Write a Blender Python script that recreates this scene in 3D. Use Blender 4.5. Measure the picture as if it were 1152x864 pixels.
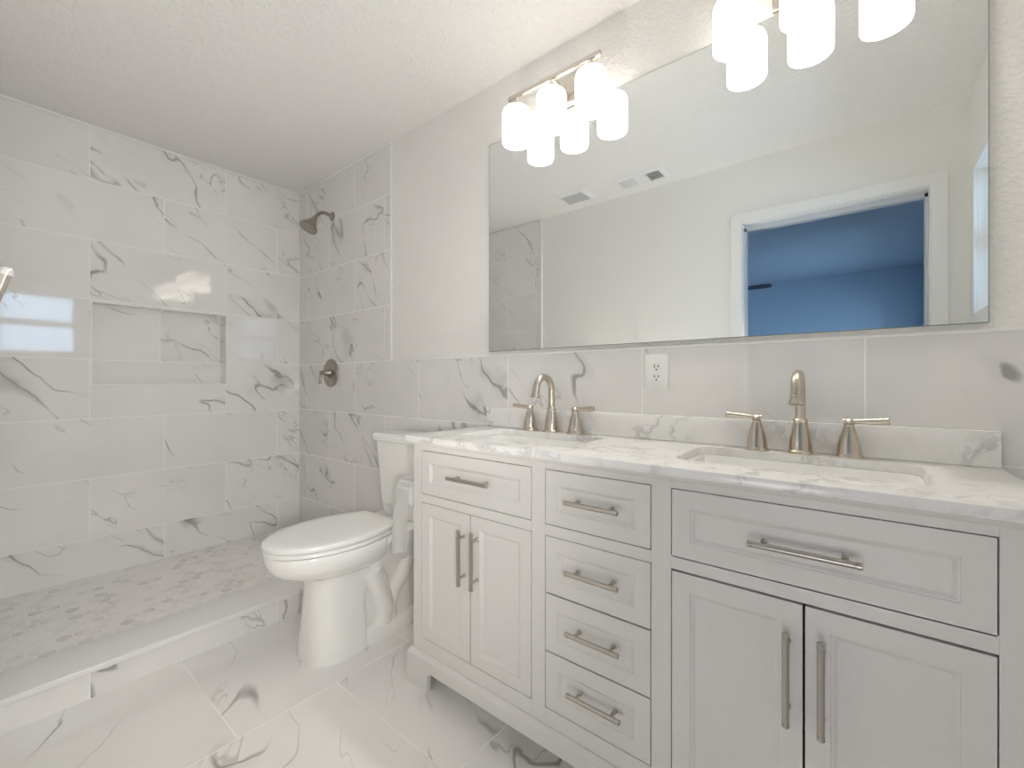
import bpy, bmesh, math, random
from mathutils import Vector, Matrix
random.seed(7)
PI = math.pi
for o in list(bpy.data.objects): bpy.data.objects.remove(o)
SC = bpy.context.scene
COL = SC.collection

# ------------------------------------------------------------------ camera, world, exposure
cam_d = bpy.data.cameras.new('camera'); cam = bpy.data.objects.new('camera', cam_d); COL.objects.link(cam)
cam.location = (0, -1.455, 1.09); cam.rotation_euler = (PI/2, 0, math.radians(38.75))
cam_d.sensor_width = 36; cam_d.lens = 488/1152*36; cam_d.shift_y = -2/1152; cam_d.clip_start = .005
SC.camera = cam
SKY = (.52, .74, 1.0); SKY_STRENGTH = 7.0
LAMP = (1.0, .93, .83); LAMP_STRENGTH = 2.8; BULB_STRENGTH = 122.0; CEILING_FILL_WATTS = 42.0; SHOWER_FILL_WATTS = 51.0; DOORWAY_FILL_WATTS = 21.0
world = bpy.data.worlds.new('sky'); SC.world = world; world.use_nodes = True
bgn = world.node_tree.nodes['Background']; bgn.inputs[0].default_value = (*SKY, 1); bgn.inputs[1].default_value = SKY_STRENGTH
SC.view_settings.view_transform = 'Standard'; SC.view_settings.look = 'None'
SC.view_settings.gamma = 1; SC.view_settings.use_curve_mapping = False
SC.view_settings.exposure = 0.12
SC.cycles.max_bounces = 14; SC.cycles.diffuse_bounces = 8; SC.cycles.glossy_bounces = 6
SC.cycles.caustics_reflective = True; SC.cycles.sample_clamp_indirect = 6

def portal(name, loc, rot, sx, sy):
    l = bpy.data.lights.new(name, 'AREA'); l.shape = 'RECTANGLE'; l.size = sx; l.size_y = sy
    o = bpy.data.objects.new(name, l); COL.objects.link(o); o.location = loc; o.rotation_euler = rot
    l.cycles.is_portal = True
portal('window_daylight', (.47, -1.02, 1.705), (0, PI/2, 0), .62, .56)
portal('bedroom_window_daylight', (.66, -4.1, 1.32), (0, PI/2, 0), 1.6, 1.95)

# added fill light, unseen below the frame, aimed up to bounce off the ceiling
fl = bpy.data.lights.new('ceiling_fill', 'SPOT'); fl.energy = CEILING_FILL_WATTS; fl.color = (1, .95, .895); fl.spot_size = math.radians(112); fl.spot_blend = 1; fl.shadow_soft_size = .06
flo = bpy.data.objects.new('ceiling_fill', fl); COL.objects.link(flo); flo.location = (-1.05, -1.12, .25); flo.rotation_euler = (PI, 0, 0)

# invented fill spot beside the lens, aimed across the room at the shower
sb = bpy.data.lights.new('shower_fill', 'SPOT'); sb.energy = SHOWER_FILL_WATTS; sb.color = (1, .95, .895); sb.spot_size = math.radians(96); sb.spot_blend = 1; sb.shadow_soft_size = .08
sbo = bpy.data.objects.new('shower_fill', sb); COL.objects.link(sbo); sbo.location = (.15, -1.45, 1.0)
sbo.rotation_euler = Vector((-3.0, .72, -.30)).to_track_quat('-Z', 'Y').to_euler()

# another added fill spot, unseen, shining in through the open doorway
ub = bpy.data.lights.new('doorway_fill', 'SPOT'); ub.energy = DOORWAY_FILL_WATTS; ub.color = (1, .95, .895); ub.spot_size = math.radians(110); ub.spot_blend = 1; ub.shadow_soft_size = .34
ubo = bpy.data.objects.new('doorway_fill', ub); COL.objects.link(ubo); ubo.location = (-.05, -2.25, .42); ubo.rotation_euler = (math.radians(101), 0, math.radians(12))

# ------------------------------------------------------------------ node helpers
class NT:
    def __init__(s, name):
        s.m = bpy.data.materials.new(name); s.m.use_nodes = True
        s.t = s.m.node_tree; s.b = s.t.nodes['Principled BSDF']
    def link(s, v, sock):
        if isinstance(v, bpy.types.NodeSocket): s.t.links.new(v, sock)
        elif v is not None:
            try: sock.default_value = v
            except Exception: sock.default_value = (*v, 1) if len(v) == 3 else v
    def math(s, op, a, b=None, c=None):
        n = s.t.nodes.new('ShaderNodeMath'); n.operation = op
        s.link(a, n.inputs[0]); s.link(b, n.inputs[1]); s.link(c, n.inputs[2]); return n.outputs[0]
    def vmath(s, op, a, b=None):
        n = s.t.nodes.new('ShaderNodeVectorMath'); n.operation = op
        s.link(a, n.inputs[0]); s.link(b, n.inputs[1])
        return n.outputs[1] if op in ('DOT_PRODUCT', 'LENGTH', 'DISTANCE') else n.outputs[0]
    def scale(s, a, k):
        n = s.t.nodes.new('ShaderNodeVectorMath'); n.operation = 'SCALE'; s.link(a, n.inputs[0]); n.inputs[3].default_value = k; return n.outputs[0]
    def comb(s, x=0., y=0., z=0.):
        n = s.t.nodes.new('ShaderNodeCombineXYZ'); s.link(x, n.inputs[0]); s.link(y, n.inputs[1]); s.link(z, n.inputs[2]); return n.outputs[0]
    def sep(s, v):
        n = s.t.nodes.new('ShaderNodeSeparateXYZ'); s.link(v, n.inputs[0]); return n.outputs
    def obj(s):
        return s.t.nodes.new('ShaderNodeTexCoord').outputs['Object']
    def noise(s, v, sc, det=2., rough=.5, dist=0.):
        n = s.t.nodes.new('ShaderNodeTexNoise'); s.link(v, n.inputs['Vector']); n.inputs['Scale'].default_value = sc
        n.inputs['Detail'].default_value = det; n.inputs['Roughness'].default_value = rough; n.inputs['Distortion'].default_value = dist
        return n.outputs['Fac'], n.outputs['Color']
    def white(s, v):
        n = s.t.nodes.new('ShaderNodeTexWhiteNoise'); n.noise_dimensions = '3D'; s.link(v, n.inputs['Vector']); return n.outputs['Value'], n.outputs['Color']
    def mr(s, v, a, b, c=0., d=1.):
        n = s.t.nodes.new('ShaderNodeMapRange'); n.interpolation_type = 'SMOOTHSTEP'; s.link(v, n.inputs[0])
        for i, q in enumerate((a, b, c, d)): n.inputs[1+i].default_value = q
        return n.outputs[0]
    def mix(s, f, a, b):
        n = s.t.nodes.new('ShaderNodeMix'); n.data_type = 'RGBA'; s.link(f, n.inputs[0]); s.link(a, n.inputs[6]); s.link(b, n.inputs[7]); return n.outputs[2]
    def bump(s, h, dist, strength=1., prev=None):
        n = s.t.nodes.new('ShaderNodeBump'); s.link(h, n.inputs['Height']); n.inputs['Distance'].default_value = dist
        n.inputs['Strength'].default_value = strength
        if prev is not None: s.link(prev, n.inputs['Normal'])
        return n.outputs[0]
    def out(s, color=None, rough=None, metal=None, normal=None, spec=None, **kw):
        I = s.b.inputs
        s.link(color, I['Base Color']); s.link(rough, I['Roughness']); s.link(metal, I['Metallic']); s.link(normal, I['Normal'])
        if spec is not None: I['Specular IOR Level'].default_value = spec
        for k, v in kw.items(): s.link(v, I[k.replace('_', ' ')])
        return s.m

def plain(name, col, rough=.5, metal=0., var=.02, bump=0., bscale=60., **kw):
    n = NT(name); f, _ = n.noise(n.obj(), bscale, 3.)
    dark = tuple(c*(1-var) for c in col); lite = tuple(min(1, c*(1+var)) for c in col)
    nr = n.bump(f, bump) if bump else None
    return n.out(n.mix(f, (*dark, 1), (*lite, 1)), rough, metal, nr, **kw)

def veins(n, P, ang, amount, fine=1.0, k=1.0, warp=.42, dens=0.):
    """fac of dark veining at a 2-D position P"""
    _, wc = n.noise(P, 2.4*k, 4., .5)
    W = n.vmath('ADD', P, n.scale(n.vmath('SUBTRACT', wc, (.5, .5, .5)), warp))
    x, y, z = n.sep(W); c, s_ = math.cos(ang), math.sin(ang)
    al = n.math('ADD', n.math('MULTIPLY', x, c), n.math('MULTIPLY', y, s_))
    ac = n.math('SUBTRACT', n.math('MULTIPLY', y, c), n.math('MULTIPLY', x, s_))
    R = n.comb(n.math('MULTIPLY', al, .34), ac, z)
    f1, _ = n.noise(R, 2.6*k, 2.5, .5)
    r1 = n.math('ABSOLUTE', n.math('SUBTRACT', f1, .5))
    m1, _ = n.noise(n.vmath('ADD', P, (9., 4., 2.)), 3.1*k, 2.)
    line = n.math('MULTIPLY', n.mr(r1, 0., .011*fine, 1., 0.), n.mr(m1, .46-dens, .62-dens))
    soft = n.math('MULTIPLY', n.mr(r1, 0., .055*fine, 1., 0.), n.mr(m1, .56-dens, .76-dens, 0., .55))
    f2, _ = n.noise(n.vmath('ADD', R, (3., 7., 1.)), 5.2*k, 3., .55)
    r2 = n.math('ABSOLUTE', n.math('SUBTRACT', f2, .5))
    m2, _ = n.noise(n.vmath('ADD', P, (2., 8., 5.)), 3.5*k, 1.)
    line2 = n.math('MULTIPLY', n.mr(r2, 0., .014*fine, .55, 0.), n.mr(m2, .52-dens, .66-dens))
    t = n.math('MAXIMUM', n.math('MAXIMUM', line, soft), line2)
    return n.math('MULTIPLY', t, amount)

def tile_mat(name, au, av, w, h, u0, v0, shift=.5, seed=1., ang=-.9, base=(.87, .857, .838), vein=(.25, .245, .24), amount=.85,
             rough=.045, gap=.0023, grout=(.93, .92, .91), running='rows', wavy=.12, k=1., warp=.17, fine=.75, dens=0.):
    n = NT(name); S = n.sep(n.obj()); u, v = S[au], S[av]
    U = n.math('DIVIDE', n.math('SUBTRACT', u, u0), w); V = n.math('DIVIDE', n.math('SUBTRACT', v, v0), h)
    if running == 'rows':
        row = n.math('FLOOR', V); U = n.math('ADD', U, n.math('MULTIPLY', n.math('FLOORED_MODULO', row, 2.), shift)); col = n.math('FLOOR', U)
    else:
        col = n.math('FLOOR', U); V = n.math('ADD', V, n.math('MULTIPLY', n.math('FLOORED_MODULO', col, 2.), shift)); row = n.math('FLOOR', V)
    fu = n.math('SUBTRACT', U, col); fv = n.math('SUBTRACT', V, row)
    du = n.math('MULTIPLY', n.math('MINIMUM', fu, n.math('SUBTRACT', 1., fu)), w)
    dv = n.math('MULTIPLY', n.math('MINIMUM', fv, n.math('SUBTRACT', 1., fv)), h)
    d = n.math('MINIMUM', du, dv)
    g = n.mr(d, gap*.55, gap, 1., 0.)
    rv, rc = n.white(n.comb(col, row, seed))
    off = n.scale(rc, 37.)
    P = n.vmath('ADD', n.comb(n.math('MULTIPLY', fu, w), n.math('MULTIPLY', fv, h), 0.), off)
    vf = veins(n, P, ang, amount, fine, k, warp, dens)
    cl, _ = n.noise(P, 2.2, 3.)
    b2 = n.mix(n.mr(cl, .35, .75), (*base, 1), (*[c*.93 for c in base], 1))
    c = n.mix(vf, b2, (*vein, 1))
    c = n.mix(g, c, (*grout, 1))
    wv, _ = n.noise(n.obj(), 7., 1.)
    nr = n.bump(wv, .0011, wavy)
    nr = n.bump(n.math('SUBTRACT', 1., g), .0008, .5, nr)
    return n.out(c, n.mr(g, 0., 1., rough, .5), 0., nr, spec=.72)

def hex_mat(name, size):
    n = NT(name); S = n.sep(n.obj())
    p = n.scale(n.comb(n.math('ADD', S[1], 20.), n.math('ADD', S[0], 20.), 0.), 1/size)
    r = (1., 1.7320508, 1.); hlf = (.5, .8660254, .5)
    def md(v):
        q = n.vmath('MODULO', v, r); return n.vmath('SUBTRACT', q, hlf)
    A = md(p); B = md(n.vmath('SUBTRACT', p, hlf))
    flat = (1., 1., 0.)
    A = n.vmath('MULTIPLY', A, flat); B = n.vmath('MULTIPLY', B, flat)
    k = n.math('LESS_THAN', n.vmath('DOT_PRODUCT', A, A), n.vmath('DOT_PRODUCT', B, B))
    G = n.vmath('ADD', n.vmath('MULTIPLY', A, n.comb(k, k, k)), n.vmath('MULTIPLY', B, n.comb(n.math('SUBTRACT', 1., k), n.math('SUBTRACT', 1., k), 0.)))
    ab = n.vmath('ABSOLUTE', G)
    dd = n.math('MAXIMUM', n.vmath('DOT_PRODUCT', ab, (.5, .8660254, 0.)), n.sep(ab)[0])
    g = n.mr(dd, .435, .465)
    cid = n.vmath('SUBTRACT', p, G)
    rv, rc = n.white(n.scale(n.vmath('ADD', cid, (.1, .1, .1)), 1.))
    P = n.vmath('ADD', n.comb(S[0], S[1], 0.), n.scale(rc, 3.))
    f, _ = n.noise(P, 14., 3., .6)
    tone = n.math('MULTIPLY', n.mr(f, .42, .70, .25, 1.), n.mr(rv, .25, 1., .05, .9))
    c = n.mix(tone, (.88, .86, .84, 1), (.58, .56, .54, 1))
    c = n.mix(g, c, (.93, .92, .90, 1))
    nr = n.bump(n.math('SUBTRACT', 1., g), .0012, .6)
    return n.out(c, .28, 0., nr)

def paint_mat(name, col, scale, dist, rough=.55):
    n = NT(name); P = n.obj()
    f, _ = n.noise(P, scale, 3., .55); f2, _ = n.noise(P, scale*.35, 2.)
    h = n.math('ADD', n.mr(f, .42, .62), n.math('MULTIPLY', f2, .6))
    return n.out((*col, 1), rough, 0., n.bump(h, dist, .8), spec=.3)

def quartz_mat():
    n = NT('quartz'); P = n.obj()
    _, wc = n.noise(P, 5., 4., .6)
    W = n.vmath('ADD', P, n.scale(n.vmath('SUBTRACT', wc, (.5, .5, .5)), .25))
    f, _ = n.noise(W, 7., 4., .55); r = n.math('ABSOLUTE', n.math('SUBTRACT', f, .5))
    m, _ = n.noise(n.vmath('ADD', P, (4., 1., 8.)), 5., 2.)
    ln = n.math('MULTIPLY', n.mr(r, 0., .05, .8, 0.), n.mr(m, .42, .62))
    f2, _ = n.noise(W, 3.4, 4., .6)
    cl = n.math('MULTIPLY', n.mr(f2, .5, .75), .45)
    t = n.math('MAXIMUM', ln, cl)
    return n.out(n.mix(t, (.87, .86, .845, 1), (.56, .56, .56, 1)), .12)

def metal_mat(name, col, rough):
    n = NT(name); P = n.obj(); x, y, z = n.sep(P)
    f, _ = n.noise(n.comb(n.math('MULTIPLY', x, 4.), n.math('MULTIPLY', y, 4.), z), 160., 2.)
    return n.out((*col, 1), rough, 1.)

def glow_mat(name, col, strength):
    n = NT(name); return n.out((.9, .9, .88, 1), .3, 0., Emission_Color=(*col, 1), Emission_Strength=strength)

M = {}
WT = dict(w=.615, h=.309)
M['tile_back'] = tile_mat('marble_wall_tile_back', 0, 2, .6, .309, -2.39, .901, seed=1., base=(.80, .785, .77), vein=(.24, .235, .23), amount=.8, k=1.1, dens=.01)  # same marble as the other walls, base darkened to even out the light here
M['tile_left'] = tile_mat('marble_wall_tile_left', 1, 2, .615, .309, -1.073, .901, seed=2., ang=-.75, dens=.02)
M['tile_niche'] = tile_mat('marble_niche_tile', 1, 2, .615, .309, -1.073, .901, seed=5.3, ang=-.75, wavy=.1)
M['tile_front'] = tile_mat('marble_wall_tile_front', 0, 2, .6, .309, -2.39, .901, seed=3.)
M['tile_curb'] = tile_mat('marble_curb_tile', 1, 2, .615, .309, -1.20, -.15, seed=4., amount=.8)
M['tile_floor'] = tile_mat('marble_floor_tile', 0, 1, .606, .64, -2.089, -.945, seed=9., ang=-.6, running='cols', gap=.0026, rough=.14,
                           base=(.86, .845, .825), vein=(.27, .255, .24), amount=.85, wavy=.2, k=.8, warp=.16, fine=.6, dens=.045)
M['hex'] = hex_mat('hexagon_mosaic', .052)
M['wall'] = paint_mat('orange_peel_wall_paint', (.85, .832, .805), 75., .0018)
M['wall_front'] = paint_mat('smooth_wall_paint', (.87, .865, .84), 75., .0003)
M['ceiling'] = paint_mat('textured_ceiling_paint', (.86, .845, .825), 55., .0027, .7)
M['trim'] = plain('white_trim_paint', (.86, .855, .84), .35)
M['cabinet'] = plain('pale_greige_cabinet_paint', (.715, .70, .68), .38)
M['porcelain'] = plain('white_porcelain', (.91, .90, .875), .07, var=.005, Coat_Weight=.4)
M['seat'] = plain('white_seat_plastic', (.88, .875, .86), .16, var=.005)
M['quartz'] = quartz_mat()
M['nickel'] = metal_mat('brushed_nickel', (.61, .545, .465), .27)
M['pull'] = metal_mat('satin_nickel_pull', (.50, .465, .42), .30)
M['shaded_nickel'] = metal_mat('brushed_nickel_shaded', (.40, .36, .315), .28)  # brushed nickel with the shower's dimness put into a darker colour
M['mirror'] = NT('mirror_silver').out((.90, .925, .92, 1), .0, 1.)
M['edge'] = plain('mirror_edge_glass', (.22, .27, .25), .15)
M['shade'] = glow_mat('lit_opal_glass', LAMP, LAMP_STRENGTH)
M['bulb'] = glow_mat('lit_bulb', LAMP, BULB_STRENGTH)
M['fixture'] = metal_mat('polished_nickel_fixture', (.74, .68, .62), .22)
M['plastic'] = plain('white_plastic', (.86, .855, .84), .3)
M['slot'] = plain('dark_slot', (.03, .03, .03), .6)
M['paper'] = plain('toilet_paper', (.88, .875, .87), .9, bump=.001, bscale=120.)
M['card'] = plain('brown_cardboard', (.45, .34, .24), .8)
M['vent'] = plain('white_vent_metal', (.82, .82, .81), .4)
M['bedroom'] = paint_mat('daylight_tinted_bedroom_paint', (.60, .73, .85), 75., .001)  # blue cast of the daylight painted into the wall colour
M['bedceil'] = paint_mat('bedroom_ceiling_paint', (.64, .74, .84), 55., .002)  # ceiling carries the same painted-in daylight blue
M['bedfloor'] = plain('bedroom_floor', (.33, .30, .27), .5)
M['blade'] = plain('dark_wood_blade', (.06, .05, .05), .4)
def glass_mat():
    n = NT('window_glass'); t = n.t
    tr = t.nodes.new('ShaderNodeBsdfTransparent'); gl = t.nodes.new('ShaderNodeBsdfGlossy'); gl.inputs['Roughness'].default_value = .02
    fr = t.nodes.new('ShaderNodeFresnel'); fr.inputs[0].default_value = 1.45
    mx = t.nodes.new('ShaderNodeMixShader'); t.links.new(fr.outputs[0], mx.inputs[0]); t.links.new(tr.outputs[0], mx.inputs[1]); t.links.new(gl.outputs[0], mx.inputs[2])
    t.links.new(mx.outputs[0], t.nodes['Material Output'].inputs[0]); return n.m
M['glass'] = glass_mat()

# ------------------------------------------------------------------ mesh helpers
class B:
    def __init__(s): s.bm = bmesh.new()
    def _merge(s, b):
        me = bpy.data.meshes.new('tmp'); b.to_mesh(me); b.free(); s.bm.from_mesh(me); bpy.data.meshes.remove(me); return s
    def box(s, x0, x1, y0, y1, z0, z1, bev=0., seg=2):
        b = bmesh.new(); bmesh.ops.create_cube(b, size=1)
        for v in b.verts: v.co = Vector(((x0+x1)/2+v.co.x*(x1-x0), (y0+y1)/2+v.co.y*(y1-y0), (z0+z1)/2+v.co.z*(z1-z0)))
        if bev: bmesh.ops.bevel(b, geom=b.edges[:], offset=bev, segments=seg, affect='EDGES', profile=.5)
        return s._merge(b)
    def lathe(s, prof, mat=Matrix(), seg=28, cap=True):
        """prof = (radius, height) pairs about local z"""
        b = bmesh.new(); rings = []
        for r, z in prof:
            rings.append([b.verts.new(mat @ Vector((r*math.cos(2*PI*i/seg), r*math.sin(2*PI*i/seg), z))) for i in range(seg)])
        for a, c in zip(rings, rings[1:]):
            for i in range(seg): b.faces.new((a[i], a[(i+1) % seg], c[(i+1) % seg], c[i]))
        if cap:
            b.faces.new(rings[0][::-1]); b.faces.new(rings[-1])
        bmesh.ops.recalc_face_normals(b, faces=b.faces[:]); return s._merge(b)
    def tube(s, pts, rad, seg=14, cap=True):
        pts = [Vector(p) for p in pts]; n = len(pts)
        if not hasattr(rad, '__len__'): rad = [rad]*n
        b = bmesh.new(); rings = []; up = None
        for i, p in enumerate(pts):
            t = (pts[min(i+1, n-1)]-pts[max(i-1, 0)]).normalized()
            if up is None: up = Vector((1, 0, 0)) if abs(t.x) < .9 else Vector((0, 1, 0))
            e1 = (up-t*up.dot(t)).normalized(); up = e1; e2 = t.cross(e1)
            rings.append([b.verts.new(p+rad[i]*(e1*math.cos(2*PI*k/seg)+e2*math.sin(2*PI*k/seg))) for k in range(seg)])
        for a, c in zip(rings, rings[1:]):
            for k in range(seg): b.faces.new((a[k], a[(k+1) % seg], c[(k+1) % seg], c[k]))
        if cap: b.faces.new(rings[0][::-1]); b.faces.new(rings[-1])
        bmesh.ops.recalc_face_normals(b, faces=b.faces[:]); return s._merge(b)
    def loft(s, rings, cap=True, closed=False):
        b = bmesh.new(); R = [[b.verts.new(p) for p in r] for r in rings]; n = len(R[0])
        prs = list(zip(R, R[1:])) + ([(R[-1], R[0])] if closed else [])
        for a, c in prs:
            for k in range(n): b.faces.new((a[k], a[(k+1) % n], c[(k+1) % n], c[k]))
        if cap and not closed: b.faces.new(R[0][::-1]); b.faces.new(R[-1])
        bmesh.ops.recalc_face_normals(b, faces=b.faces[:]); return s._merge(b)
    def prism(s, poly, axis, a, c, bev=0.):
        """polygon of 2-D points extruded along an axis from a to c"""
        f = {'x': lambda p, t: (t, p[0], p[1]), 'y': lambda p, t: (p[0], t, p[1]), 'z': lambda p, t: (p[0], p[1], t)}[axis]
        b = bmesh.new(); A = [b.verts.new(f(p, a)) for p in poly]; C = [b.verts.new(f(p, c)) for p in poly]; n = len(poly)
        b.faces.new(A[::-1]); b.faces.new(C)
        for k in range(n): b.faces.new((A[k], A[(k+1) % n], C[(k+1) % n], C[k]))
        bmesh.ops.recalc_face_normals(b, faces=b.faces[:])
        if bev: bmesh.ops.bevel(b, geom=b.edges[:], offset=bev, segments=2, affect='EDGES', profile=.5)
        return s._merge(b)

def world_loc(o):
    v = Vector((0, 0, 0))
    while o is not None: v += o.location; o = o.parent
    return v
def obj(name, b, mat, parent=None, smooth=True, angle=35):
    me = bpy.data.meshes.new(name); b.bm.to_mesh(me); b.bm.free()
    for m in (mat if isinstance(mat, (list, tuple)) else [mat]): me.materials.append(m)
    if smooth:
        for p in me.polygons: p.use_smooth = True
        me.set_sharp_from_angle(angle=math.radians(angle))
    o = bpy.data.objects.new(name, me); COL.objects.link(o)
    if parent is not None:
        o.location = -world_loc(parent); o.parent = parent
    return o
def tag(o, label, cat, group=None):
    o['label'] = label; o['category'] = cat
    if group: o['group'] = group
    return o
def thing(name, label, cat, loc=(0, 0, 0), group=None):
    o = bpy.data.objects.new(name, None); COL.objects.link(o); o.location = loc; o.empty_display_size = .1
    return tag(o, label, cat, group)
def struct(name, b, mat, parent=None, smooth=False, label=None, cat=None):
    o = obj(name, b, mat, parent, smooth)
    if parent is None:
        o['kind'] = 'structure'; o['label'] = label; o['category'] = cat
    return o
def dup(root, loc, label=None):
    r = root.copy(); COL.objects.link(r); r.location = loc
    if label: r['label'] = label
    for ch in list(root.children):
        c = ch.copy(); COL.objects.link(c); c.parent = r
        for g in list(ch.children):
            d = g.copy(); COL.objects.link(d); d.parent = c
    return r
def carve(o, *cutters):
    """subtract cutter solids from a mesh, leaving plain geometry"""
    for cb in cutters:
        me = bpy.data.meshes.new('cut'); cb.bm.to_mesh(me); cb.bm.free()
        co = bpy.data.objects.new('cut', me); COL.objects.link(co)
        co.location = world_loc(o)
        md = o.modifiers.new('b', 'BOOLEAN'); md.operation = 'DIFFERENCE'; md.solver = 'EXACT'; md.object = co
        dg = bpy.context.evaluated_depsgraph_get(); dg.update()
        nm = bpy.data.meshes.new_from_object(o.evaluated_get(dg)); o.modifiers.clear()
        old = o.data; o.data = nm; nm.name = old.name; bpy.data.meshes.remove(old)
        bpy.data.objects.remove(co); bpy.data.meshes.remove(me)
    return o
def rrect(cx, cy, hx, hy, r, n=6):
    pts = []
    for sx, sy, a0 in ((1, 1, 0), (-1, 1, PI/2), (-1, -1, PI), (1, -1, 3*PI/2)):
        for k in range(n+1):
            a = a0+PI/2*k/n; pts.append((cx+sx*(hx-r)+r*math.cos(a), cy+sy*(hy-r)+r*math.sin(a)))
    return pts
def T(x, y, z): return Matrix.Translation((x, y, z))
def AX(p, d):
    """matrix placing local z along d at p"""
    return T(*p) @ Vector(d).to_track_quat('Z', 'Y').to_matrix().to_4x4()

# ------------------------------------------------------------------ room
XL, XR, YF, CEIL = -3.10, .40, -1.475, 2.42
TE = -2.03                                      # edge of the shower tile
o = struct('floor', B().box(-3.3, .55, -1.60, .15, -.1, 0), M['tile_floor'], label='glossy marble look floor tiles with pale grout lines', cat='floor')
o = struct('ceiling', B().box(-3.3, .55, -1.60, .15, CEIL, CEIL+.1), M['ceiling'], label='textured white bathroom ceiling', cat='ceiling')
wb = struct('wall_back', B().box(-3.3, .55, 0.012, .15, 0, CEIL), M['wall'], label='textured off white wall behind the vanity and mirror', cat='wall')
WB = B().box(TE, XR, 0.004, .012, 1.21, CEIL)
struct('painted_panel', WB, M['wall'], wb)
TB = B().box(XL, TE, 0, .012, 0, CEIL-.004).box(TE, XR, 0, .012, 0, 1.205)
struct('tile_panel', TB, M['tile_back'], wb)
NY0, NY1, NZ0, NZ1, ND = -1.063, -.458, 1.082, 1.506, .09
wl = struct('wall_left', B().box(-3.30, XL-.012, -1.60, .15, 0, CEIL), M['wall'], label='marble tiled shower wall with a recessed niche', cat='wall')
carve(wl, B().box(XL-ND-.012, XL+.1, NY0-.012, NY1+.012, NZ0-.012, NZ1+.012))
tl = struct('tile_panel', B().box(XL-.012, XL, YF, 0, 0, CEIL-.004), M['tile_left'], wl)
carve(tl, B().box(XL-.1, XL+.1, NY0, NY1, NZ0, NZ1))
nb = B().box(XL-ND-.012, XL-ND, NY0-.012, NY1+.012, NZ0-.012, NZ1+.012)
nb.box(XL-ND, XL-.012, NY0-.012, NY0, NZ0-.012, NZ1+.012).box(XL-ND, XL-.012, NY1, NY1+.012, NZ0-.012, NZ1+.012)
nb.box(XL-ND, XL-.012, NY0, NY1, NZ1, NZ1+.012).box(XL-ND, XL-.012, NY0, NY1, NZ0-.012, NZ0)
struct('niche_lining', nb, M['tile_niche'], wl)
tw = .009
nt = B().box(XL, XL+.003, NY0-tw, NY0, NZ0-tw, NZ1+tw).box(XL, XL+.003, NY1, NY1+tw, NZ0-tw, NZ1+tw)
nt.box(XL, XL+.003, NY0, NY1, NZ1, NZ1+tw).box(XL, XL+.006, NY0, NY1, NZ0-tw, NZ0)
struct('niche_edging', nt, M['trim'], wl)

DX0, DX1, DZ = -.552, .262, 2.040
wf = struct('wall_front', B().box(-3.3, .55, -1.59, YF, 0, CEIL), M['wall_front'], label='off white wall with the doorway seen in the mirror', cat='wall')
carve(wf, B().box(DX0-.018, DX1+.018, -1.8, -1.2, -.1, DZ+.018))
struct('tile_panel', B().box(XL, TE, YF, YF+.012, 0, CEIL-.004), M['tile_front'], wf)
WY0, WY1, WZ0, WZ1 = -1.305, -.735, 1.39, 2.02
wr = struct('wall_right', B().box(XR, .55, -1.60, .15, 0, CEIL), M['wall_front'], label='off white wall with the small window at its middle', cat='wall')
carve(wr, B().box(.2, .8, WY0, WY1, WZ0, WZ1))

# trims
def strip(i, b, label): return struct('trim_%d' % i, b, M['trim'], label=label, cat='trim')
strip(1, B().box(XL, XL+.010, YF+.012, 0, CEIL-.012, CEIL, .002), 'white strip along the top of the niche wall')
strip(2, B().box(XL+.010, TE+.005, -.010, 0, CEIL-.012, CEIL, .002), 'white strip above the shower head wall tiles')
strip(3, B().box(TE-.002, TE+.008, -.003, .004, 1.213, CEIL, .001), 'white upright strip ending the shower tile beside the mirror wall')
strip(4, B().box(TE, XR, -.004, .004, 1.205, 1.212, .001), 'thin white strip capping the marble tile behind the vanity')
strip(5, B().box(XL, XL+.004, -.004, 0, .09, CEIL-.012, .001), 'white caulk line in the shower corner')
strip(6, B().box(TE-.002, TE+.010, YF+.0005, YF+.016, 0, CEIL, .001), 'white upright strip ending the tile seen in the mirror')

# shower pan and curb
SF = .085
struct('shower_floor', B().box(XL, -2.225, YF+.012, 0, 0, SF), M['hex'], label='pale hexagon mosaic shower floor', cat='floor')
cb = struct('shower_curb', B().box(-2.225, -2.068, YF+.012, 0, 0, .098), M['tile_curb'], label='low marble curb along the shower floor', cat='curb')
obj('curb_top', B().box(-2.245, -2.040, YF+.013, -.001, .098, .121, .004, 3), plain('white_curb_slab', (.83, .825, .81), .2), cb)

# window in the right wall
w1 = struct('window_1', B().box(.475, .50, WY0, WY0+.03, WZ0, WZ1).box(.475, .50, WY1-.03, WY1, WZ0, WZ1).box(.475, .50, WY0+.03, WY1-.03, WZ1-.03, WZ1)
            .box(.475, .50, WY0+.03, WY1-.03, WZ0, WZ0+.03), M['trim'], label='small bright window seen at the mirror edge', cat='window')
zr = (WZ0+WZ1)/2
struct('meeting_rail', B().box(.465, .505, WY0+.03, WY1-.03, zr-.032, zr+.032, .003), M['trim'], w1)
struct('pane', B().box(.485, .489, WY0+.03, WY1-.03, WZ0+.03, zr-.032), M['glass'], w1)
struct('pane', B().box(.485, .489, WY0+.03, WY1-.03, zr+.032, WZ1-.03), M['glass'], w1)
wc = B()
for y0, y1, z0, z1 in ((WY0-.075, WY0, WZ0-.075, WZ1+.075), (WY1, WY1+.075, WZ0-.075, WZ1+.075), (WY0, WY1, WZ1, WZ1+.075), (WY0, WY1, WZ0-.075, WZ0)):
    wc.box(XR-.014, XR, y0, y1, z0, z1, .003)
struct('casing', wc, M['trim'], w1)

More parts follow.
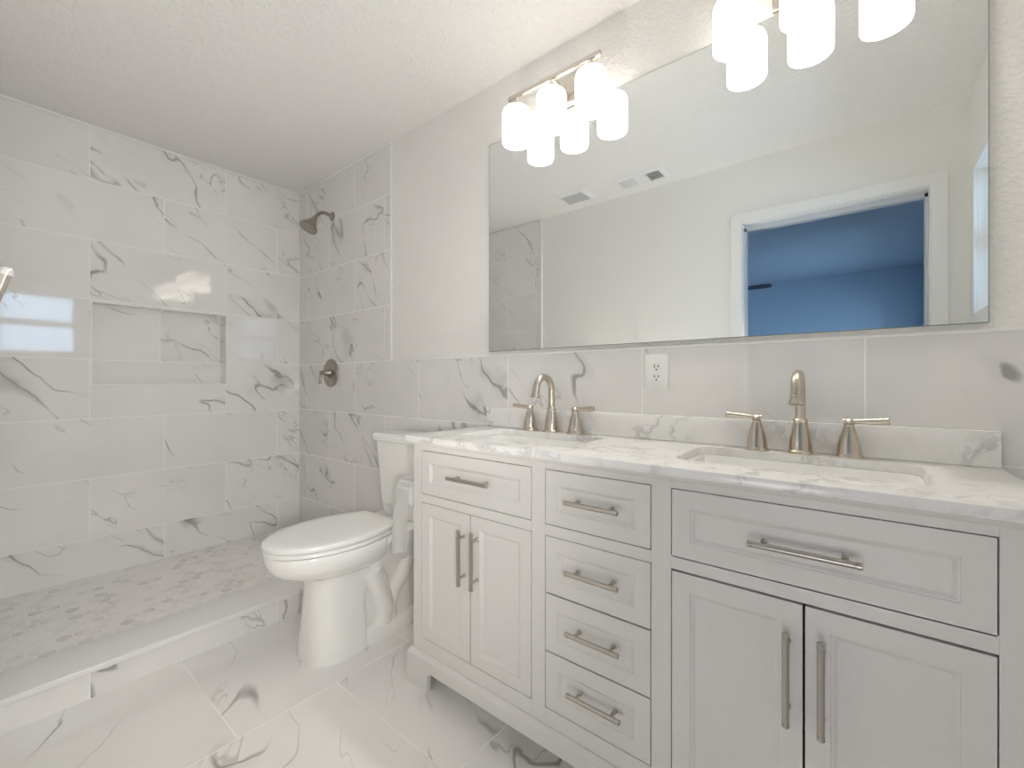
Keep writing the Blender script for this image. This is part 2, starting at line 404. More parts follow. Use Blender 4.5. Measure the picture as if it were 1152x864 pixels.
# doorway behind the camera
cw = .066
d1 = struct('door_1', B().box(DX0-.018, DX0, -1.59, YF, 0, DZ+.018).box(DX1, DX1+.018, -1.59, YF, 0, DZ+.018).box(DX0, DX1, -1.59, YF, DZ, DZ+.018), M['trim'],
            label='white framed doorway reflected in the mirror', cat='doorway')
def casing(y0, y1):
    b = B(); b.prism([(DX0-cw, 0), (DX0-.004, 0), (DX0-.004, DZ+.004), (DX1+.004, DZ+.004), (DX1+.004, 0), (DX1+cw, 0), (DX1+cw, DZ+cw), (DX0-cw, DZ+cw)], 'y', y0, y1, .003)
    return b
struct('casing', casing(YF, YF+.013), M['trim'], d1)
struct('casing', casing(-1.603, -1.59), M['trim'], d1)
struct('door_stop', B().box(DX0, DX0+.012, -1.56, -1.52, 0, DZ-.012).box(DX1-.012, DX1, -1.56, -1.52, 0, DZ-.012).box(DX0, DX1, -1.56, -1.52, DZ-.03, DZ),
       plain('grey_stop', (.55, .58, .62), .4), d1)

# bedroom beyond the doorway
BX0, BX1, BY = -4.2, .55, -5.29
struct('floor_bedroom', B().box(BX0-.1, BX1+.1, BY-.1, -1.60, -.1, -.001), M['bedfloor'], label='dim bedroom floor beyond the doorway', cat='floor')
struct('ceiling_bedroom', B().box(BX0-.1, BX1+.1, BY-.1, -1.60, CEIL, CEIL+.1), M['bedceil'], label='dim blue bedroom ceiling seen in the mirror', cat='ceiling')
struct('wall_bedroom', B().box(BX0-.1, BX1+.1, BY-.1, BY, 0, CEIL), M['bedroom'], label='dim blue far bedroom wall seen through the doorway', cat='wall')
struct('wall_bedroom_left', B().box(BX0-.1, BX0, BY, -1.60, 0, CEIL), M['bedroom'], label='far bedroom side wall beyond the doorway', cat='wall')
br = struct('wall_bedroom_right', B().box(BX1, BX1+.1, BY, -1.60, 0, CEIL), M['bedroom'], label='bedroom wall with the bright window at the door edge', cat='wall')
GY0, GY1, GZ0, GZ1 = -5.05, -3.35, .65, 2.10
carve(br, B().box(.3, .9, GY0, GY1, GZ0, GZ1))
struct('wall_bedroom_door_side', B().box(BX0, -3.3, -1.62, -1.60, 0, CEIL), M['bedroom'], label='bedroom wall beside the doorway', cat='wall')
wf2 = B().box(-3.3, .55, -1.602, -1.59, 0, CEIL); wo = struct('bedroom_face', wf2, M['bedroom'], wf)
carve(wo, B().box(DX0-.018, DX1+.018, -1.8, -1.2, -.1, DZ+.018))
w2 = struct('window_2', B().box(.60, .63, GY0, GY0+.04, GZ0, GZ1).box(.60, .63, GY1-.04, GY1, GZ0, GZ1).box(.60, .63, GY0, GY1, GZ1-.04, GZ1).box(.60, .63, GY0, GY1, GZ0, GZ0+.04)
            .box(.60, .63, GY0, GY1, 1.40, 1.45), M['trim'], label='bright blinded bedroom window seen at the doorway edge', cat='window')
struct('pane', B().box(.613, .617, GY0+.04, GY1-.04, GZ0+.04, GZ1-.04), M['glass'], w2)
bl = B()
for k in range(27):
    z = GZ0+.05+k*.054
    bl.prism([(.562, z), (.598, z+.016), (.598, z+.018), (.562, z+.002)], 'y', GY0+.02, GY1-.02) if False else bl.prism([(.565, z), (.590, z+.010), (.590, z+.012), (.565, z+.002)], 'y', GY0+.02, GY1-.02)
struct('blind', bl, M['plastic'], w2)

# ------------------------------------------------------------------ vanity cabinet
YV = -.437
CX0, CX1 = -1.281, .232
BR0, TOP = .109, .876
L0, L1, LM = -1.236, -.744, -.992
C0, C1 = -.697, -.390
R0, R1, RM = -.343, .172, -.086
van = thing('vanity_cabinet', 'pale greige double vanity cabinet with inset drawers and doors', 'cabinet', (-.525, -.22, 0))
ft = .019
c = B()
c.box(CX0, CX0+.018, YV+ft, -.015, .02, TOP).box(CX1-.018, CX1, YV+ft, -.015, .02, TOP)
c.box(CX0+.018, CX1-.018, -.027, -.015, .02, TOP).box(CX0+.018, CX1-.018, YV+ft, -.027, .12, .138)
for x in (L1+.015, C1+.015): c.box(x, x+.018, YV+ft, -.027, .138, TOP)
Z1, Z2, Z3, Z4 = .845, .688, .658, .169
for x0, x1 in ((CX0, L0), (L1, C0), (C1, R0), (R1, CX1)): c.box(x0, x1, YV, YV+ft, .10, TOP, .0008, 1)
for x0, x1 in ((L0, L1), (C0, C1), (R0, R1)):
    c.box(x0, x1, YV, YV+ft, Z1, TOP).box(x0, x1, YV, YV+ft, Z3, Z2).box(x0, x1, YV, YV+ft, .10, Z4)
obj('carcass', c, M['cabinet'], van)
mo = B(); mo.prism([(YV+.001, TOP), (YV-.010, TOP), (YV-.010, TOP-.006), (YV-.006, TOP-.012), (YV+.001, TOP-.015)], 'x', CX0-.008, CX1+.008)
obj('cornice_moulding', mo, M['cabinet'], van)
# plinth with shaped feet
def foot_poly(x0, x1):
    fw, zt, r = .112, .070, .022
    P = [(x0, 0), (x0+fw, 0)]
    for k in range(7):
        a = PI-PI/2*k/6; P.append((x0+fw+r+r*math.cos(a), zt-r+r*math.sin(a)))
    for k in range(7):
        a = PI/2-PI/2*k/6; P.append((x1-fw-r+r*math.cos(a), zt-r+r*math.sin(a)))
    P += [(x1-fw, 0), (x1, 0), (x1, BR0), (x0, BR0)]
    return P
pl = B(); PX0, PX1, PY = CX0-.018, CX1+.018, YV-.018
pl.prism(foot_poly(PX0, PX1), 'y', PY, YV)
pl.box(PX0, CX0, YV, -.015, 0, BR0).box(CX1, PX1, YV, -.015, 0, BR0)
pl.prism([(PY, BR0), (YV, BR0), (YV, BR0+.012), (YV-.004, BR0+.012)], 'x', PX0+.006, PX1-.006)
obj('plinth', pl, M['cabinet'], van, angle=25)
obj('toe_kick', B().box(CX0+.018, CX1-.018, YV+.055, YV+.067, 0, .10), M['cabinet'], van)

def panel_front(x0, x1, z0, z1, fr=.040):
    g = .0022; x0 += g; x1 -= g; z0 += g; z1 -= g
    b = bmesh.new()
    def ring(i, y): return [b.verts.new(p) for p in ((x0+i, y, z0+i), (x1-i, y, z0+i), (x1-i, y, z1-i), (x0+i, y, z1-i))]
    R = [ring(0, YV+ft), ring(0, YV+.0006), ring(.0006, YV), ring(fr, YV), ring(fr+.0015, YV+.0022), ring(fr+.004, YV+.0026), ring(fr+.010, YV+.007)]
    for A, C in zip(R, R[1:]):
        for k in range(4): b.faces.new((A[k], A[(k+1) % 4], C[(k+1) % 4], C[k]))
    b.faces.new(R[-1]); b.faces.new(R[0][::-1]); bmesh.ops.recalc_face_normals(b, faces=b.faces[:])
    w = B(); w._merge(b); return w
def pull(parent, p, horiz, L):
    """bar pull centred on p, standing off the front on two posts"""
    x, z = p; y = YV-.030; b = B()
    d = Vector((1, 0, 0)) if horiz else Vector((0, 0, 1)); c0 = Vector((x, y, z)); h = L/2
    e = [(-h, .0058), (-h+.001, .0066), (-h+.009, .0066), (-h+.0095, .0056), (-h+.011, .0056), (-h+.0115, .0063), (h-.0115, .0063), (h-.011, .0056), (h-.0095, .0056), (h-.009, .0066), (h-.001, .0066), (h, .0058)]
    b.lathe([(r, t) for t, r in e], AX(c0, d), 16)
    for s in (-1, 1):
        q = c0+d*s*(h-.026)
        b.lathe([(.0048, 0), (.0048, .004), (.0042, .005), (.0042, .024), (.006, .026), (.006, .0315)], AX(q+Vector((0, -.0005, 0)), (0, 1, 0)), 14)
    return obj('handle', b, M['pull'], parent)
def door(x0, x1, z0, z1, hx, hz, L=.182):
    d = obj('door', panel_front(x0, x1, z0, z1), M['cabinet'], van, smooth=False); pull(d, (hx, hz), False, L)
def drawer(x0, x1, z0, z1, hx, hz, L):
    d = obj('drawer', panel_front(x0, x1, z0, z1), M['cabinet'], van, smooth=False); pull(d, (hx, hz), True, L)
drawer(L0, L1, Z2, Z1, -.983, .770, .182)
door(L0, LM, Z4, Z3, -1.017, .518); door(LM, L1, Z4, Z3, -.959, .520)
drawer(C0, C1, Z2, Z1, -.539, .7685, .152)
drawer(C0, C1, .4955, Z3, -.539, .581, .152); drawer(C0, C1, .331, .4955, -.537, .420, .152); drawer(C0, C1, Z4, .331, -.533, .259, .152)
drawer(R0, R1, Z2-.005, Z1, -.088, .7625, .184)
door(R0, RM, Z4, Z3-.003, -.113, .512); door(RM, R1, Z4, Z3-.003, -.057, .514)

# countertop, backsplash, sinks
CT = .898
SX = (-.920, -.130); SY, SHX, SHY = -.215, .240, .132
ct = obj('countertop', B().box(-1.296, .250, -.466, -.0005, TOP, CT, .003, 2), M['quartz'])
carve(ct, *[B().prism(rrect(x, SY, SHX, SHY, .035), 'z', TOP-.05, CT+.05) for x in SX])
tag(ct, 'white quartz countertop with grey veins on the vanity', 'countertop')
tag(obj('backsplash', B().box(-1.296, .246, -.0205, -.0005, CT, .980, .002, 2), M['quartz']), 'low quartz backsplash strip standing along the countertop', 'backsplash')
def sink(x, label):
    t = thing('sink', label, 'sink', (x, SY, .745), 'undermount sinks in the vanity top')
    P = lambda hx, hy, r, z: [(a, b2, z) for a, b2 in rrect(x, SY, hx, hy, r)]
    R = [P(.03, .03, .02, .742), P(SHX-.03, SHY-.03, .05, .742), P(SHX+.004, SHY+.004, .045, .765), P(SHX+.012, SHY+.012, .045, .868), P(SHX+.022, SHY+.022, .045, .8755),
         P(SHX-.003, SHY-.003, .034, .8755), P(SHX-.006, SHY-.006, .034, .868), P(SHX-.018, SHY-.018, .045, .785), P(SHX-.034, SHY-.034, .05, .763), P(SHX-.07, SHY-.07, .04, .757), P(.022, .022, .015, .753)]
    obj('basin', B().loft(R), M['porcelain'], t, angle=60)
    obj('drain', B().lathe([(.012, .752), (.023, .7535), (.023, .756), (.016, .757), (.001, .7575)], T(x, SY, 0), 20), M['nickel'], t)
sink(SX[0], 'white rectangular sink under the faucet nearer the toilet'); sink(SX[1], 'white rectangular sink nearer the camera, under the closer faucet')

# faucets
def faucet():
    t = thing('faucet', 'brushed nickel gooseneck faucet set beside the far sink, nearer the toilet', 'faucet', (0, 0, 0), 'two handle faucets')
    b = B(); b.lathe([(.031, 0), (.032, .003), (.0305, .007), (.0275, .010), (.0268, .020), (.0248, .040), (.0210, .062), (.0168, .080), (.0162, .083), (.0178, .085), (.0178, .090), (.0140, .094), (.0125, .099)], T(0, 0, 0), 32)
    base = b
    pts = [(0, 0, .092)]; rad = [.0122]
    zc, r = .161, .051
    for k in range(5): pts.append((0, 0, .10+(zc-.10)*k/4)); rad.append(.0120)
    A = math.radians(168)
    for k in range(1, 19):
        a = A*k/18; pts.append((0, -r+r*math.cos(a), zc+r*math.sin(a))); rad.append(.0120+.0008*k/18)
    e = Vector(pts[-1]); dr = Vector((0, math.sin(-A), math.cos(A))).normalized(); dr = Vector((0, -math.sin(PI-A), -math.cos(PI-A)))
    pts.append(tuple(e+dr*.016)); rad.append(.0130)
    sp = base.tube(pts, rad, 20)
    s = obj('spout', sp, M['nickel'], t, angle=40)
    m = AX(e+dr*.012, dr)
    obj('aerator', B().lathe([(.0131, 0), (.0146, .001), (.0146, .004), (.0132, .0055), (.0138, .012), (.0165, .022), (.0168, .025), (.0130, .0255), (.0125, .022), (.001, .022)], m, 24), M['nickel'], s)
    for sgn in (-1, 1):
        x = sgn*.104
        h = B().lathe([(.030, 0), (.031, .003), (.0295, .007), (.0265, .010), (.0258, .018), (.0238, .034), (.0198, .052), (.0148, .068), (.0118, .076), (.0108, .079), (.0108, .083), (.0120, .085)], T(x, 0, 0), 28)
        ho = obj('handle', h, M['nickel'], t, angle=40)
        l = B().lathe([(.0085, 0), (.0120, .003), (.0120, .011), (.0085, .0145)], T(x, 0, .0845), 22)
        dd = Vector((sgn, -.06, .07)).normalized()
        l.lathe([(.0090, -.012), (.0095, -.008), (.0075, .006), (.0062, .014), (.0072, .03), (.0088, .052), (.0092, .070), (.0098, .072), (.0098, .078), (.0080, .080), (.001, .0805)], AX((x, 0, .0915), dd), 18)
        obj('lever', l, M['nickel'], ho, angle=40)
    return t
f1 = faucet(); f1.location = (-.928, -.054, CT)
dup(f1, (-.126, -.054, CT), 'brushed nickel gooseneck faucet set beside the near sink, close to the camera')

# mirror
mi = tag(obj('mirror', B().box(-1.294, .229, -.0062, .0035, 1.226, 2.147), M['edge'], smooth=False), 'large frameless wall mirror hung above the double vanity', 'mirror')
obj('mirror_face', B().box(-1.2925, .2275, -.0068, -.0058, 1.2275, 2.1455), M['mirror'], mi, smooth=False)
# vanity lights
def vanity_light():
    t = thing('vanity_light', 'three shade vanity light fully in view above the far end of the mirror', 'light', (0, 0, 0), 'vanity lights above the mirror')
    # local: wall at y = 0.004, bar and shades in front, z relative to the shade bottoms
    obj('wall_plate', B().box(-.085, .085, -.016, .003, .108, .222, .004, 2), M['fixture'], t)
    obj('arm', B().lathe([(.014, 0), (.014, .004), (.008, .006), (.008, .080), (.010, .082)], AX((0, -.014, .186), (0, -1, 0)), 16), M['fixture'], t)
    obj('bar', B().box(-.205, .205, -.099, -.083, .178, .196, .002, 2), M['fixture'], t)
    for k in (-1, 0, 1):
        x = k*.167
        obj('socket', B().lathe([(.006, .180), (.006, .164), (.010, .162), (.019, .159), (.020, .142), (.018, .138)], T(x, -.091, 0), 20), M['fixture'], t)
        obj('bulb', B().lathe([(.012, .128), (.014, .118), (.026, .098), (.028, .084), (.024, .068), (.012, .060), (.001, .058)], T(x, -.091, 0), 24), M['bulb'], t, angle=60)
        pr = [(.018, .137), (.038, .1365), (.046, .1345), (.0525, .129), (.0558, .120), (.0565, .110), (.0565, .003), (.055, 0), (.053, .003), (.053, .110), (.0515, .120), (.048, .127), (.040, .131), (.018, .132)]
        obj('lamp_shade', B().lathe(pr, T(x, -.091, 0), 36), M['shade'], t, angle=60)
    return t
v1 = vanity_light(); v1.location = (-.905, 0, 2.045)
dup(v1, (-.113, 0, 2.045), 'three shade vanity light nearer the camera, cut by the top of the picture')
# outlet
ou = thing('wall_outlet', 'white duplex wall outlet between the two faucets', 'outlet', (-.536, 0, 1.124))
obj('cover_plate', B().box(-.575, -.497, -.006, .0005, 1.063, 1.185, .002, 2), M['plastic'], ou)
obj('receptacle', B().box(-.553, -.519, -.0085, -.005, 1.090, 1.158, .0012, 1), M['plastic'], ou)
sl = B()
for zc in (1.141, 1.107):
    sl.box(-.5445, -.5415, -.0088, -.0075, zc-.002, zc+.008).box(-.5315, -.5285, -.0088, -.0075, zc-.001, zc+.007)
    sl.lathe([(.0028, 0), (.0028, .0012)], AX((-.5365, -.0088, zc-.0085), (0, 1, 0)), 12)
obj('slot', sl, M['slot'], ou)
for z in (1.075, 1.173): obj('screw', B().lathe([(.003, 0), (.003, .001), (.001, .0015)], AX((-.536, -.0058, z), (0, -1, 0)), 12), M['plastic'], ou)

# ------------------------------------------------------------------ toilet
TX = -1.70
def egg(z, yf, yb, hw, ex=2.0, n=40, exb=None):
    yc = yb+(yf-yb)*.42 if yf-yb else yb; pts = []
    for k in range(n):
        a = 2*PI*k/n; ca, sa = math.cos(a), math.sin(a)
        e = ex if sa < 0 else (exb or ex)
        x = hw*math.copysign(abs(ca)**(2/e), ca)
        y = yc+(yc-yf if sa < 0 else yb-yc)*math.copysign(abs(sa)**(2/e), sa)
        pts.append((TX+x, y, z))
    return pts
to = thing('toilet', 'white two piece toilet with closed lid beside the vanity', 'toilet', (TX, -.35, 0))
bw = B()
bw.loft([egg(.315, -.640, -.29, .095, 2.2), egg(.332, -.672, -.28, .118, 2.2), egg(.346, -.712, -.27, .141, 2.2), egg(.365, -.750, -.26, .164, 2.2), egg(.39, -.771, -.26, .177, 2.2),
         egg(.415, -.779, -.26, .182, 2.2), egg(.436, -.780, -.26, .182, 2.2), egg(.444, -.775, -.262, .178, 2.2)])
bw.loft([egg(0, -.648, -.42, .126, 2.6, exb=6), egg(.010, -.648, -.42, .126, 2.6, exb=6), egg(.06, -.642, -.42, .119, 2.6, exb=6), egg(.18, -.632, -.42, .104, 2.6, exb=6), egg(.27, -.628, -.40, .097, 2.5, exb=6), egg(.325, -.640, -.36, .100, 2.4, exb=5), egg(.345, -.660, -.34, .112, 2.4, exb=5)])
# under-bowl shoulder running to the tank deck
bw.loft([[(TX+x*k, y, z) for x, y in rrect(0, (y0+y1)/2, .5, (y1-y0)/2, .04)] for k, y0, y1, z in ((.22, -.40, -.10, .30), (.26, -.40, -.06, .345), (.31, -.40, -.035, .39), (.34, -.36, -.03, .425), (.34, -.34, -.03, .446))])
bw.loft([[(TX+a, b2, z) for a, b2 in rrect(0, (y0-.11)/2, hx, (-.11-y0)/2, .03)] for hx, y0, z in ((.078, -.46, .0), (.074, -.46, .10), (.076, -.46, .24), (.095, -.44, .34))])
# foot plate
bw.loft([[(TX+a, b2, z) for a, b2 in rrect(0, -.345, hx, hy, r, 8)] for hx, hy, r, z in ((.118, .255, .11, 0), (.118, .255, .11, .022), (.108, .245, .105, .046), (.085, .22, .08, .056))])
# trapway and rear column
bw.tube([(TX, -.42, .27), (TX, -.38, .16), (TX, -.32, .13), (TX, -.255, .17), (TX, -.215, .27), (TX, -.16, .30), (TX, -.125, .22), (TX, -.12, .03)], [.085, .078, .075, .072, .075, .072, .070, .075], 20)
for s in (-1, 1):
    bw.tube([(TX+s*.072, -.215, .375), (TX+s*.070, -.20, .30), (TX+s*.066, -.225, .23), (TX+s*.062, -.275, .17), (TX+s*.058, -.30, .10), (TX+s*.058, -.30, .03)], [.045, .043, .041, .040, .042, .046], 18)
    bw.tube([(TX+s*.082, -.40, .30), (TX+s*.07, -.36, .22), (TX+s*.06, -.32, .12), (TX+s*.06, -.33, .04)], [.05, .05, .05, .05], 16)
obj('bowl', bw, M['porcelain'], to, angle=50)
for s in (-1, 1):
    obj('bolt_cap', B().lathe([(.015, 0), (.015, .018), (.013, .030), (.006, .036), (.001, .037)], T(TX+s*.088, -.29, .040), 18), M['seat'], to)
def seat_ring(z, g):
    yc, hw, w0, yb, yf = -.515, .183-g, .122-g, -.285-g, -.787+g
    pts = []
    for k in range(33):
        a = PI*k/32; pts.append((TX+hw*math.cos(a), yc-(yc-yf)*math.sin(a), z))
    L = [(t, w0+(hw-w0)*math.cos(PI/2*t)**.9) for t in (.12, .25, .4, .55, .7, .85, .95)]
    pts += [(TX-w, yc+(yb-yc)*t, z) for t, w in L]+[(TX-w0-.001, yb-.004, z), (TX-w0+.006, yb, z), (TX+w0-.006, yb, z), (TX+w0+.001, yb-.004, z)]+[(TX+w, yc+(yb-yc)*t, z) for t, w in L[::-1]]
    return pts
obj('seat', B().loft([seat_ring(.4465, .008), seat_ring(.4485, .003), seat_ring(.459, .003), seat_ring(.463, .008)]), M['seat'], to, angle=60)
obj('seat_lid', B().loft([seat_ring(.4665, .006), seat_ring(.469, .001), seat_ring(.481, .000), seat_ring(.4855, .004), seat_ring(.4875, .012), seat_ring(.489, .05), seat_ring(.4895, .10)]), M['seat'], to, angle=50)
for s in (-1, 1): obj('hinge', B().lathe([(.011, -.018), (.012, -.014), (.012, .014), (.011, .018)], AX((TX+s*.075, -.272, .462), (1, 0, 0)), 14), M['seat'], to)
def rr3(hx, y0, y1, r, z): return [(TX+a, b2, z) for a, b2 in rrect(0, (y0+y1)/2, hx, (y1-y0)/2, r)]
obj('tank', B().loft([rr3(.130, -.185, -.045, .03, .446), rr3(.148, -.192, -.040, .04, .462), rr3(.158, -.196, -.036, .04, .52), rr3(.188, -.206, -.026, .04, .80), rr3(.188, -.206, -.026, .04, .803)]), M['porcelain'], to, angle=50)
obj('tank_lid', B().loft([rr3(.192, -.210, -.022, .04, .803), rr3(.201, -.219, -.018, .04, .808), rr3(.202, -.220, -.017, .04, .832), rr3(.196, -.214, -.022, .04, .840), rr3(.185, -.203, -.03, .035, .842)]), M['porcelain'], to, angle=50)

# toilet paper on the vanity side
ph = thing('toilet_paper_holder', 'nickel paper holder fixed to the vanity side by the toilet', 'paper holder', (CX0, -.385, .69))
obj('wall_flange', B().lathe([(.026, 0), (.026, .004), (.012, .008), (.009, .010), (.009, .016)], AX((CX0, -.385, .690), (-1, 0, 0)), 24), M['pull'], ph)
obj('rod', B().lathe([(.008, .012), (.008, .100), (.009, .101), (.009, .104), (.006, .106)], AX((CX0, -.385, .690), (-1, 0, 0)), 16), M['pull'], ph)
pr = thing('toilet_paper_roll', 'white toilet paper roll with hanging sheet beside the tank', 'toilet paper', (-1.35, -.385, .64))
RR = .056; zc = .666
b = B(); seg = 40
prof = [(.020, .022), (RR-.001, .022), (RR, .0235), (RR, .1035), (RR-.001, .105), (.020, .105)]
b.lathe(prof+[prof[0]], AX((CX0, -.385, zc), (-1, 0, 0)), seg, cap=False)
obj('roll', b, M['paper'], pr)
obj('core', B().lathe([(.0195, .0222), (.020, .0222), (.020, .1048), (.0195, .1048), (.0195, .0222)], AX((CX0, -.385, zc), (-1, 0, 0)), seg, cap=False), M['card'], pr)
# loose sheet, twisting a little as it hangs
b = bmesh.new(); rows = []
NS = 18
for i in range(NS+1):
    t = i/NS
    if t < .2:
        a = PI/2+.25*(1-t/.2)*PI*0 + (t/.2)*PI/2
        y = -.385+(RR+.0012)*math.cos(a); z = zc+(RR+.0012)*math.sin(a); sk = 0
    else:
        q = (t-.2)/.8
        y = -.385-(RR+.0012)-.004*math.sin(q*3.); z = zc-q*.215; sk = q
    row = []
    for k in range(9):
        s = k/8; narrow = math.sin(min(1, max(0, (t-.15)/.25))*PI)*.2*(1-s*.2)
        x = CX0-.022-(.083*(s*(1-narrow)))-sk*.006*math.sin(s*5)
        row.append((x, y+sk*.007*math.sin(s*4.5+.6)-sk*.012, z-sk*.016*(s-.5)))
    rows.append(row)
V = [[b.verts.new(p) for p in r] for r in rows]
for i in range(NS):
    for k in range(8): b.faces.new((V[i][k], V[i][k+1], V[i+1][k+1], V[i+1][k]))
bmesh.ops.solidify(b, geom=b.faces[:], thickness=.0006)
bb = B(); bb._merge(b); obj('loose_sheet', bb, M['paper'], pr, angle=80)

# ------------------------------------------------------------------ shower fittings
sh = thing('wall_shower', 'brushed nickel shower head on a bent arm high in the shower', 'shower head', (-2.651, 0, 2.155))
sx = -2.651
obj('flange', B().lathe([(.030, 0), (.030, .003), (.024, .008), (.014, .012), (.012, .016)], AX((sx, 0, 2.157), (0, -1, 0)), 28), M['shaded_nickel'], sh)
obj('arm', B().tube([(sx, -.008, 2.157), (sx, -.03, 2.163), (sx, -.055, 2.165), (sx, -.078, 2.158), (sx, -.097, 2.142), (sx, -.115, 2.117)], .0105, 16), M['shaded_nickel'], sh)
hd = Vector((0, -.50, -.86)).normalized()
obj('spray_head', B().lathe([(.011, -.012), (.016, -.008), (.017, .006), (.014, .012), (.022, .020), (.036, .046), (.046, .062), (.053, .074), (.055, .080), (.054, .085), (.047, .087), (.044, .084), (.001, .084)], AX((sx, -.117, 2.112), hd), 32), M['shaded_nickel'], sh, angle=40)
va = thing('shower_valve', 'round brushed nickel shower valve with a short lever below the shower head', 'shower valve', (-2.665, 0, 1.15))
vx, vz = -2.665, 1.150
obj('escutcheon', B().lathe([(.088, 0), (.090, .004), (.087, .010), (.078, .014), (.072, .015), (.060, .012), (.035, .011), (.030, .013)], AX((vx, 0, vz), (0, -1, 0)), 44), M['shaded_nickel'], va, angle=40)
obj('hub', B().lathe([(.028, .010), (.029, .016), (.026, .022), (.022, .030), (.018, .042), (.012, .054), (.012, .062), (.014, .064), (.014, .074), (.010, .077)], AX((vx, 0, vz), (0, -1, 0)), 28), M['shaded_nickel'], va, angle=40)
obj('lever', B().lathe([(.007, -.004), (.0075, .01), (.006, .018), (.0072, .04), (.0088, .062), (.0088, .068), (.006, .070)], AX((vx, -.069, vz), (-.12, -.05, -1)), 18), M['shaded_nickel'], va, angle=40)
rh = thing('robe_hook', 'small nickel robe hook at the far left picture edge', 'hook', (-1.2, YF, 1.24))
hx = -1.2
obj('flange', B().lathe([(.022, 0), (.022, .004), (.012, .009), (.009, .012)], AX((hx, YF, 1.215), (0, 1, 0)), 22), M['fixture'], rh)
obj('arm', B().tube([(hx, YF+.006, 1.215), (hx, YF+.020, 1.212), (hx, YF+.036, 1.217), (hx, YF+.045, 1.232), (hx, YF+.050, 1.252), (hx, YF+.056, 1.274), (hx, YF+.059, 1.286)], [.008, .0072, .007, .007, .0072, .0076, .008], 16), M['fixture'], rh)
obj('knob', B().lathe([(.008, -.006), (.0088, -.003), (.0090, .003), (.0075, .007), (.004, .009), (.0005, .0095)], AX((hx, YF+.060, 1.289), (0, .25, 1)), 20), plain('satin_end_cap', (.82, .82, .82), .2, .6), rh)

# ------------------------------------------------------------------ ceiling fittings (seen in the mirror)
ex = thing('exhaust_fan', 'square white exhaust fan grille on the ceiling, reflected nearer the shower', 'ceiling fan vent', (-1.592, -1.26, CEIL))
def frame_bm(x0, x1, y0, y1, w, t):
    b = B(); z1 = CEIL+.0005; z0 = CEIL-t
    O = [(x0, y0), (x1, y0), (x1, y1), (x0, y1)]; I = [(x0+w, y0+w), (x1-w, y0+w), (x1-w, y1-w), (x0+w, y1-w)]
    I2 = [(x0+w*.7, y0+w*.7), (x1-w*.7, y0+w*.7), (x1-w*.7, y1-w*.7), (x0+w*.7, y1-w*.7)]
    b.loft([[(*p, z1) for p in O], [(*p, z1-.003) for p in O], [(*p, z0) for p in I2], [(*p, z0) for p in I], [(*p, z1) for p in I]], cap=False, closed=True)
    return b
obj('frame', frame_bm(-1.712, -1.472, -1.36, -1.165, .030, .018), M['vent'], ex, smooth=False)
g = B()
for k in range(11): g.box(-1.682, -1.502, -1.328+k*.0126, -1.3245+k*.0126, CEIL-.013, CEIL-.004)
for k in range(14): g.box(-1.676+k*.0128, -1.674+k*.0128, -1.33, -1.195, CEIL-.0125, CEIL-.005)
obj('grille', g, M['vent'], ex, smooth=False)
obj('dark_backing', B().box(-1.682, -1.502, -1.33, -1.195, CEIL-.003, CEIL+.0002), M['slot'], ex, smooth=False)
rg = thing('air_register', 'long white ceiling air register in three louvre sections, reflected in the mirror', 'air vent', (-1.113, -1.29, CEIL))
x0, x1, y0, y1 = -1.272, -.954, -1.375, -1.21
obj('frame', frame_bm(x0, x1, y0, y1, .026, .010), M['vent'], rg, smooth=False)
obj('dark_backing', B().box(x0+.026, x1-.026, y0+.026, y1-.026, CEIL-.0015, CEIL+.0002), M['slot'], rg, smooth=False)
xa, xb = x0+.026, x1-.026; th = (xb-xa)/3
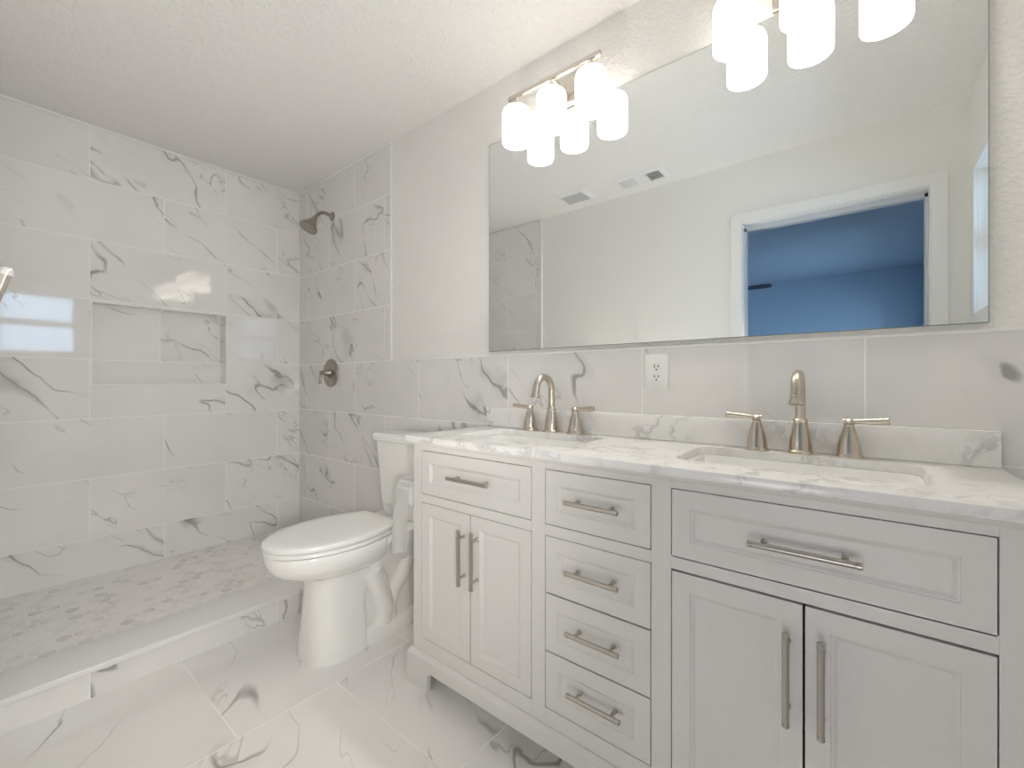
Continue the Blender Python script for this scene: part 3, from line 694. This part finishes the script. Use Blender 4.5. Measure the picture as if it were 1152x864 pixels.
def lou(c, d, axis, tilt):
    s, k = math.cos(tilt)*.006, math.sin(tilt)*.006; z = CEIL-.0078
    if axis == 'x': return [(c-s, z-k), (c+s, z+k), (c+s, z+k+.001), (c-s, z-k+.001)]
    return [(c-s, z-k), (c+s, z+k), (c+s, z+k+.001), (c-s, z-k+.001)]
for sec in range(3):
    lb = B(); a, c2 = xa+sec*th, xa+(sec+1)*th
    if sec == 1:
        for k in range(8): lb.prism(lou(y0+.034+k*.0142, 0, 'y', .5), 'x', a+.004, c2-.004)
    else:
        for k in range(6): lb.prism(lou(a+.010+k*.0152, 0, 'x', .75 if sec == 0 else -.75), 'y', y0+.026, y1-.026)
        if sec == 2:
            for k in range(5): lb.box(a+.003, c2-.002, y0+.036+k*.022, y0+.038+k*.022, CEIL-.010, CEIL-.006)
    lb.box(c2-.003, c2+.001, y0+.026, y1-.026, CEIL-.010, CEIL-.002)
    obj('louvre', lb, M['vent'], rg, smooth=False)
# ceiling fan in the bedroom, only a blade tip in view
cf = thing('ceiling_fan', 'dark bladed bedroom ceiling fan, its blade tip showing in the reflected doorway', 'ceiling fan', (-1.50, -4.5, CEIL))
obj('downrod', B().lathe([(.06, 0), (.06, -.03), (.015, -.04), (.015, -.12)], T(-1.5, -4.5, CEIL), 20), M['blade'], cf)
obj('motor', B().lathe([(.03, -.10), (.10, -.13), (.11, -.20), (.06, -.25), (.01, -.26)], T(-1.5, -4.5, CEIL), 28), M['blade'], cf)
for k in range(5):
    a = 2*PI*k/5; mt = T(-1.5, -4.5, 2.235) @ Matrix.Rotation(a, 4, 'Z')
    P = [(.09, -.03), (.2, -.05), (.6, -.065), (.67, -.05), (.68, 0), (.67, .05), (.6, .065), (.2, .05), (.09, .03)]
    bq = bmesh.new(); A = [bq.verts.new(mt @ Vector((x, y, y*.15))) for x, y in P]; C = [bq.verts.new(mt @ Vector((x, y, y*.15+.008))) for x, y in P]
    bq.faces.new(A[::-1]); bq.faces.new(C)
    for i in range(len(P)): bq.faces.new((A[i], A[(i+1) % len(P)], C[(i+1) % len(P)], C[i]))
    bmesh.ops.recalc_face_normals(bq, faces=bq.faces[:]); w = B(); w._merge(bq); obj('blade', w, M['blade'], cf, smooth=False)
